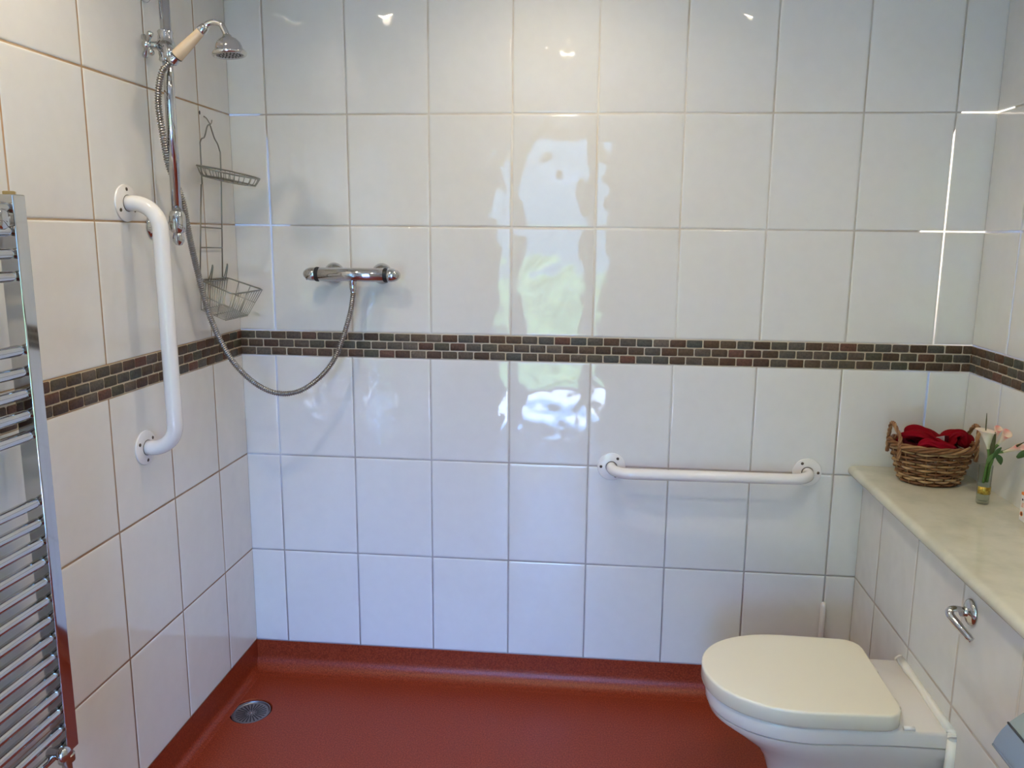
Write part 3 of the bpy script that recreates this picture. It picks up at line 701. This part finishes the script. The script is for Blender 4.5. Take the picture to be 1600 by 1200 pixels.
mb = MB(); mb.tube([(1.8985, -.9995, .5972), (1.8985, -1.1705, .5972)], .0022, n=8); mb.build('seam', M_SEAM, t)
mb = MB(); mb.tube([(1.8772, -.9998, .552), (1.8772, -1.1702, .552)], .0028, n=8); mb.build('lower_lip', M_BLUE, t)
mb = MB(); mb.box((1.8822, -1.045, .566), (1.8852, -1.030, .5695)); mb.build('key_slot', M_SEAM, t, smooth=False)

# ------------------------------------------------------------------ wicker basket
BXc, BYc, BZ = 2.086, -.135, ZW1
t = thing('wicker_basket', 'brown wicker basket with two loop handles on the worktop corner', 'basket', (BXc, BYc, BZ))
NS = 22
def brad(h):  # half axes at height h 0..1
    q = h ** .9; return .078 + .032 * q, .062 + .026 * q
mb = MB(); H = .110; rows = 13; NT = NS * 8
for r in range(rows):
    h = (r + .5) / rows; a_, b_ = brad(h); pts = []
    for k in range(NT):
        th = 2 * PI * k / NT; wv = .0040 * math.cos(NS / 2 * th + (PI if r % 2 else 0)); jz = .0009 * math.sin(5 * th + r * 2)
        pts.append((BXc + (a_ + wv) * math.cos(th), BYc + (b_ + wv) * math.sin(th), BZ + .004 + H * h * .96 + jz))
    mb.tube(pts, random.uniform(.0031, .0037), n=8, closed=True, up=(0, 0, 1), r=random.random())
mb.build('woven_side', M_WICK, t)
mb = MB()
for k in range(NS):
    th = 2 * PI * (k + .0) / NS
    pts = []
    for h in (0, .25, .5, .75, 1.0):
        a_, b_ = brad(h); pts.append((BXc + a_ * math.cos(th), BYc + b_ * math.sin(th), BZ + .003 + H * h))
    mb.tube(pts, .0021, n=8, r=random.random())
mb.build('stakes', M_WICK, t)
mb = MB(); vs = [(BXc + .078 * math.cos(2 * PI * k / 40), BYc + .062 * math.sin(2 * PI * k / 40), z) for z in (BZ + .001, BZ + .006) for k in range(40)]
mb.add(vs, [tuple(range(40)), tuple(range(40, 80))] + [(k, (k + 1) % 40, 40 + (k + 1) % 40, 40 + k) for k in range(40)]); mb.build('base', M_WICK, t)
mb = MB()
for s in range(4):
    pts = []
    for k in range(200):
        th = 2 * PI * k / 200; ph = 5 * th + s * PI / 2; a_, b_ = brad(1.0)
        dr_ = .0055 * math.cos(ph) + .001; dz = .0060 * math.sin(ph)
        pts.append((BXc + (a_ + dr_) * math.cos(th), BYc + (b_ + dr_) * math.sin(th), BZ + H + .001 + dz))
    mb.tube(pts, .0040, n=8, closed=True, up=(0, 0, 1), r=random.uniform(.3, 1))
mb.build('rim', M_WICK, t)
for sgn in (-1, 1):
    th0 = PI if sgn < 0 else 0
    dth = .42
    a_, b_ = brad(1.0); a_ += .006; b_ += .006
    tha, thb = (PI + dth * 1.1, PI - dth * .9) if sgn < 0 else (-dth * 1.25, dth * .8)
    pa = Vector((BXc + a_ * math.cos(tha), BYc + b_ * math.sin(tha), BZ + H)); pb = Vector((BXc + a_ * math.cos(thb), BYc + b_ * math.sin(thb), BZ + H))
    mid = (pa + pb) / 2 + Vector((sgn * .006, 0, 0))
    core = spline([pa + Vector((0, 0, -.035)), pa, pa + Vector((0, .003, .025)), mid + Vector((0, -.016, .052)), mid + Vector((0, 0, .058)), mid + Vector((0, .016, .052)), pb + Vector((0, -.003, .025)), pb, pb + Vector((0, 0, -.035))], 10)
    mb = MB()
    for s in range(3):
        pts = []
        for k, p in enumerate(core):
            T = (core[min(k + 1, len(core) - 1)] - core[max(k - 1, 0)]).normalized(); e1 = Vector((1, 0, 0)); e1 = (e1 - T * e1.dot(T)).normalized(); e2 = T.cross(e1)
            ph = k * .42 + s * 2 * PI / 3; pts.append(p + (e1 * math.cos(ph) + e2 * math.sin(ph)) * .0030)
        mb.tube(pts, .0030, n=8, r=random.uniform(.2, .8))
    mb.build('handle', M_WICK, t)

# cloths
def crumple(name, label, ctrl, rads, m, seed, n=48, amp=.42):
    rnd = random.Random(seed); path = spline(ctrl, 8); N = len(path); mb = MB(); vs = []
    R = []
    for i in range(N):
        q = i / (N - 1) * (len(rads) - 1); a = int(min(q, len(rads) - 2)); f = q - a
        R.append([rads[a][k] * (1 - f) + rads[a + 1][k] * f for k in (0, 1)])
    ph = [rnd.uniform(0, 6.28) for _ in range(8)]
    for i, p in enumerate(path):
        T = (path[min(i + 1, N - 1)] - path[max(i - 1, 0)]).normalized(); up = Vector((0, 0, 1)); e2 = T.cross(up).normalized(); e1 = e2.cross(T).normalized()
        s_ = i / (N - 1); endf = min(1, (min(s_, 1 - s_) * 6) ** .5 + .12)
        for j in range(n):
            a = 2 * PI * j / n
            w = 1 + amp * (.45 * math.sin(3 * a + ph[0] + 5 * s_) + .35 * math.sin(5 * a + ph[1] - 7 * s_) + .3 * math.sin(2 * a + 11 * s_ + ph[2]) + .25 * math.sin(8 * a + ph[3] + 9 * s_) + .16 * math.sin(13 * a + ph[4] - 12 * s_))
            vs.append(p + e1 * math.cos(a) * R[i][0] * w * endf + e2 * math.sin(a) * R[i][1] * w * endf)
    fs = [(i * n + j, i * n + (j + 1) % n, (i + 1) * n + (j + 1) % n, (i + 1) * n + j) for i in range(N - 1) for j in range(n)] + [tuple(range(n)), tuple((N - 1) * n + j for j in range(n))]
    mb.add(vs, fs); return tag(mb.build(name, m, subsurf=1), label, 'cloth', None)
cz = BZ + H
crumple('folded_cloth', 'bright red cloth bundled across the middle of the wicker basket', [(BXc - .055, BYc + .03, cz - .02), (BXc - .052, BYc + .015, cz + .026), (BXc - .015, BYc + .005, cz + .018), (BXc + .025, BYc - .01, cz - .002), (BXc + .055, BYc - .01, cz - .012)], [(.018, .030), (.022, .034), (.020, .034), (.016, .034), (.012, .03)], M_RED, 3)
crumple('crumpled_cloth', 'crimson cloth fold bulging at the front left of the wicker basket', [(BXc - .052, BYc - .045, cz - .02), (BXc - .035, BYc - .05, cz + .008), (BXc + .0, BYc - .052, cz - .002), (BXc + .045, BYc - .045, cz - .006)], [(.014, .018), (.018, .020), (.015, .020), (.012, .02)], M_RED3, 5)
crumple('red_napkin', 'red cloth folded against the right handle of the wicker basket', [(BXc + .035, BYc + .02, cz - .01), (BXc + .062, BYc + .02, cz + .022), (BXc + .085, BYc + .012, cz + .022), (BXc + .094, BYc - .0, cz - .01)], [(.012, .028), (.012, .030), (.014, .030), (.014, .02)], M_RED, 8)
crumple('maroon_cloth', 'dark maroon cloth packed beneath the red ones in the wicker basket', [(BXc - .082, BYc + .0, cz - .01), (BXc - .04, BYc - .01, cz - .016), (BXc + .03, BYc + .01, cz - .018), (BXc + .075, BYc, cz - .012)], [(.018, .04), (.018, .060), (.018, .060), (.016, .045)], M_RED2, 11)
crumple('maroon_sock', 'dark maroon knitted roll poking up beside the left basket handle', [(BXc - .088, BYc - .02, cz + .020), (BXc - .082, BYc - .022, cz + .004), (BXc - .066, BYc - .028, cz - .004)], [(.006, .008), (.008, .010), (.010, .012)], M_RED2, 13, amp=.15)
mb = MB(); mb.tube([(BXc + .036, BYc + .0, cz - .005), (BXc + .037, BYc + .0, cz + .024)], [.0055, .0065], n=12); tag(mb.build('maroon_toggle', M_RED2), 'small dark maroon knob of cloth standing right of the white label', 'cloth')
mb = MB(); c = Vector((BXc + .012, BYc - .018, cz + .016)); a = Vector((.013, 0, .004)); b = Vector((.004, .006, -.012)); nn = a.cross(b).normalized() * .0008
vs = [c - a - b, c + a - b * .8, c + a * .9 + b, c - a + b]; mb.add(vs + [p + nn for p in vs], [(0, 1, 2, 3), (4, 5, 6, 7), (0, 1, 5, 4), (1, 2, 6, 5), (2, 3, 7, 6), (3, 0, 4, 7)])
tag(mb.build('care_label', M_CARD, smooth=False), 'small white label lying on the red cloth in the basket', 'label')

# ------------------------------------------------------------------ vase and lilies
VCX, VCY = 2.148, -.318
t = thing('glass_vase', 'small clear glass vase with a gold label on the worktop beside the basket', 'vase', (VCX, VCY, ZW1))
mb = MB(); mb.lathe([(0, .001), (.0140, .001), (.0152, .003), (.0155, .008), (.0166, .104), (.0162, .1048), (.0158, .104), (.0147, .012), (.0130, .0095), (0, .009)], (VCX, VCY, ZW1), n=36); mb.build('glass', M_THIN, t, angle=60)
mb = MB(); n = 20
vs = []
for z in (.029, .049):
    for k in range(n + 1):
        a = -PI * .93 + PI * .86 * k / n; vs.append((VCX + .0164 * math.cos(a), VCY + .0164 * math.sin(a), ZW1 + z))
for z in (.029, .049):
    for k in range(n + 1):
        a = -PI * .93 + PI * .86 * k / n; vs.append((VCX + .0168 * math.cos(a), VCY + .0168 * math.sin(a), ZW1 + z))
m_ = n + 1; fs = [(2 * m_ + k, 2 * m_ + k + 1, 3 * m_ + k + 1, 3 * m_ + k) for k in range(n)] + [(k, k + 1, m_ + k + 1, m_ + k) for k in range(n)] + [(k, k + 1, 2 * m_ + k + 1, 2 * m_ + k) for k in range(n)] + [(m_ + k, m_ + k + 1, 3 * m_ + k + 1, 3 * m_ + k) for k in range(n)]
mb.add(vs, fs); mb.build('gold_label', M_GOLD, t)
def lily(label, base, tip, rtop, stem_to, m, flare=1.0, cut=.35, face=(-.3, -1, 0)):
    t = thing('calla_lily', label, 'flower', stem_to, 'artificial calla lilies in the glass vase')
    base, tip = Vector(base), Vector(tip); ax_ = (tip - base); L = ax_.length; ax_.normalize()
    f = Vector(face); f = (f - ax_ * f.dot(ax_)).normalized(); g_ = ax_.cross(f)
    mb = MB(); n = 28; rows = 12; vs = []; at_ = []
    for i in range(rows + 1):
        h = i / rows
        for j in range(n):
            a = 2 * PI * j / n
            lim = 1 - cut * (.5 + .5 * math.cos(a))      # lower lip on the face side
            hh = h * lim; rr = .003 + (rtop - .003) * (hh ** 1.5) * (1 + .10 * math.cos(a))
            if h > .8: rr *= 1 + (h - .8) * flare * 1.4
            vs.append(base + ax_ * L * hh * (1 if h < .9 else 1 - (h - .9) * .3 * flare) + (f * math.cos(a) + g_ * math.sin(a)) * rr); at_.append(min(1, h * (.75 + .25 * math.sin(2 * a + 1))))
    fs = [(i * n + j, i * n + (j + 1) % n, (i + 1) * n + (j + 1) % n, (i + 1) * n + j) for i in range(rows) for j in range(n)]
    mb.add(vs, fs); o = mb.build('petal', m, t, vattr=at_)
    s_ = o.modifiers.new('solid', 'SOLIDIFY'); s_.thickness = .0007
    mb = MB(); mb.tube([base, base + ax_ * L * .35, base + ax_ * L * .6], [.0015, .002, .001], n=8); mb.build('spadix', M_PETALW, t)
    mb = MB(); st = Vector(stem_to); mid = base - ax_ * .016; mb.tube(spline([base + ax_ * .004, mid, st.lerp(mid, .6), st], 6), [.0038] * 7 + [.0034] * 6 + [.0034] * 6, n=10); mb.build('stem', M_STEM, t)
    return t
VB = ZW1 + .060
lily('white calla lily trumpet opening to the left towards the basket', (2.147, -.322, .932), (2.138, -.318, .992), .023, (2.143, -.322, VB - .002), M_PETALW, flare=.9, cut=.22, face=(.9, -.35, 0))
lily('cream calla lily bud in the middle of the vase', (2.158, -.318, .950), (2.165, -.325, .997), .010, (2.147, -.316, VB), M_PETAL, flare=.3, cut=.2)
lily('pink-edged calla lily upright to the right of the cream bud', (2.166, -.324, .946), (2.186, -.334, .988), .014, (2.152, -.322, VB), M_PETAL, flare=.5, cut=.3)
lily('coral tipped calla lily leaning out to the far right', (2.168, -.345, .935), (2.205, -.378, .962), .012, (2.150, -.312, VB), M_PETAL, flare=.3, cut=.3, face=(-.2, -.5, .7))
def leaf(label, pts, w, m):
    P = spline(pts, 6); mb = MB(); vs = []; N = len(P)
    for i, p in enumerate(P):
        s_ = i / (N - 1); ww = w * math.sin(PI * min(1, s_ * .92 + .08)) ** .8 + .0003; T = (P[min(i + 1, N - 1)] - P[max(i - 1, 0)]).normalized(); sd_ = T.cross(Vector((-.4, -1, .2))).normalized()
        vs += [p - sd_ * ww + Vector((0, -.0015, 0)) * 1, p + Vector((0, .001, 0)), p + sd_ * ww + Vector((0, -.0015, 0))]
    mb.add(vs, [(i * 3 + k, i * 3 + k + 1, i * 3 + k + 4, i * 3 + k + 3) for i in range(N - 1) for k in (0, 1)])
    o = mb.build('leaf_sprig', m); s_ = o.modifiers.new('solid', 'SOLIDIFY'); s_.thickness = .0008
    return tag(o, label, 'leaf', 'green leaves among the calla lilies')
leaf('dark olive pointed leaf standing in front of the white lily', [(2.149, -.335, .915), (2.149, -.336, .945), (2.150, -.336, .965), (2.1515, -.336, .985)], .0045, M_LEAFD)
leaf('dark thin spike rising above the white lily', [(2.146, -.300, .96), (2.144, -.300, 1.0), (2.143, -.300, 1.026)], .0012, M_LEAFD)
leaf('small green leaf at the foot of the cream bud', [(2.150, -.34, .915), (2.158, -.342, .935), (2.166, -.345, .948)], .005, M_LEAF)
leaf('green leaf hanging over the vase rim', [(2.160, -.335, .925), (2.168, -.338, .915), (2.172, -.340, .900)], .007, M_LEAF)
leaf('dark green leaf under the coral tipped lily', [(2.165, -.345, .935), (2.185, -.362, .952), (2.200, -.38, .972)], .003, M_LEAFD)
leaf('broad green leaf at the right edge of the bouquet', [(2.190, -.375, .930), (2.202, -.385, .945), (2.212, -.395, .950)], .008, M_LEAF)
leaf('short green leaf beside the white lily stem', [(2.140, -.335, .900), (2.143, -.338, .915), (2.150, -.340, .930)], .005, M_STEM)

# ------------------------------------------------------------------ carton
t = thing('small_carton', 'small white carton with orange and black print at the right edge of the worktop', 'box', (2.20, -.47, ZW1))
x0, x1, ya, yb = 2.182, 2.222, -.432, -.510; z0, z1 = ZW1 + .0005, ZW1 + .072
mb = MB(); mb.box((x0, yb, z0), (x1, ya, z1)); mb.build('carton', M_CARD, t, bevel=.0008)
mb = MB(); mb.box((x0 - .0003, yb, z1 - .006), (x1, ya + .0003, z1 + .0003)); mb.build('orange_top', M_ORANGE, t, smooth=False)
def disc(name, y, z, r0, r1, m):
    mb = MB(); mb.lathe([(r0, 0), (r0, .0004), (r1, .0004), (r1, 0)] if r0 > 0 else [(0, .0004), (r1, .0004), (r1, 0)], (x0, y, z), (-1, 0, 0), n=28); return mb.build(name, m, t, smooth=False)
disc('orange_circle', -.441, z0 + .018, .0035, .0058, M_ORANGE); disc('black_circle', -.468, z0 + .024, 0, .0145, M_BLK); disc('black_emblem', -.4395, z0 + .054, 0, .0028, M_BLK)
mb = MB()
for k in range(3): mb.box((x0 - .0004, -.446 + .0, z0 + .036 + k * .004), (x0, -.437 - .001 * k, z0 + .0375 + k * .004))
mb.build('orange_lines', M_ORANGE, t, smooth=False)

# ------------------------------------------------------------------ ceiling lights
for i, (x, y, pw, lab) in enumerate([(.22, -1.05, 15, 'recessed round ceiling light nearest the left wall'), (1.0, -.50, 16, 'recessed round ceiling light nearest the back wall'), (.93, -1.70, 18, 'recessed round ceiling light in the middle of the room'), (1.72, -1.10, 13, 'recessed round ceiling light above the toilet side')]):
    t = thing('ceiling_light', lab, 'ceiling light', (x, y, CZ), 'recessed ceiling lights')
    mb = MB(); mb.lathe([(.030, -.004), (.042, -.004), (.043, 0), (.030, 0), (.030, -.004)], (x, y, CZ), n=32, caps=False); mb.build('ring', M_CHROME, t, angle=40)
    mb = MB(); mb.add([(x + .029 * math.cos(2 * PI * k / 24), y + .029 * math.sin(2 * PI * k / 24), CZ - .003) for k in range(24)], [tuple(range(24))])
    mb.build('lens', emis('lamp_lens', (1, .87, .68), LAMP_W), t, smooth=False)
    ld = bpy.data.lights.new('lamp_beam', 'SPOT'); ld.energy = pw * BEAM; ld.color = (1, .84, .585); ld.spot_size = math.radians(158); ld.spot_blend = 1.0; ld.shadow_soft_size = .022
    lo = bpy.data.objects.new('lamp_beam', ld); COL.objects.link(lo); lo.location = (x, y, CZ - .03)
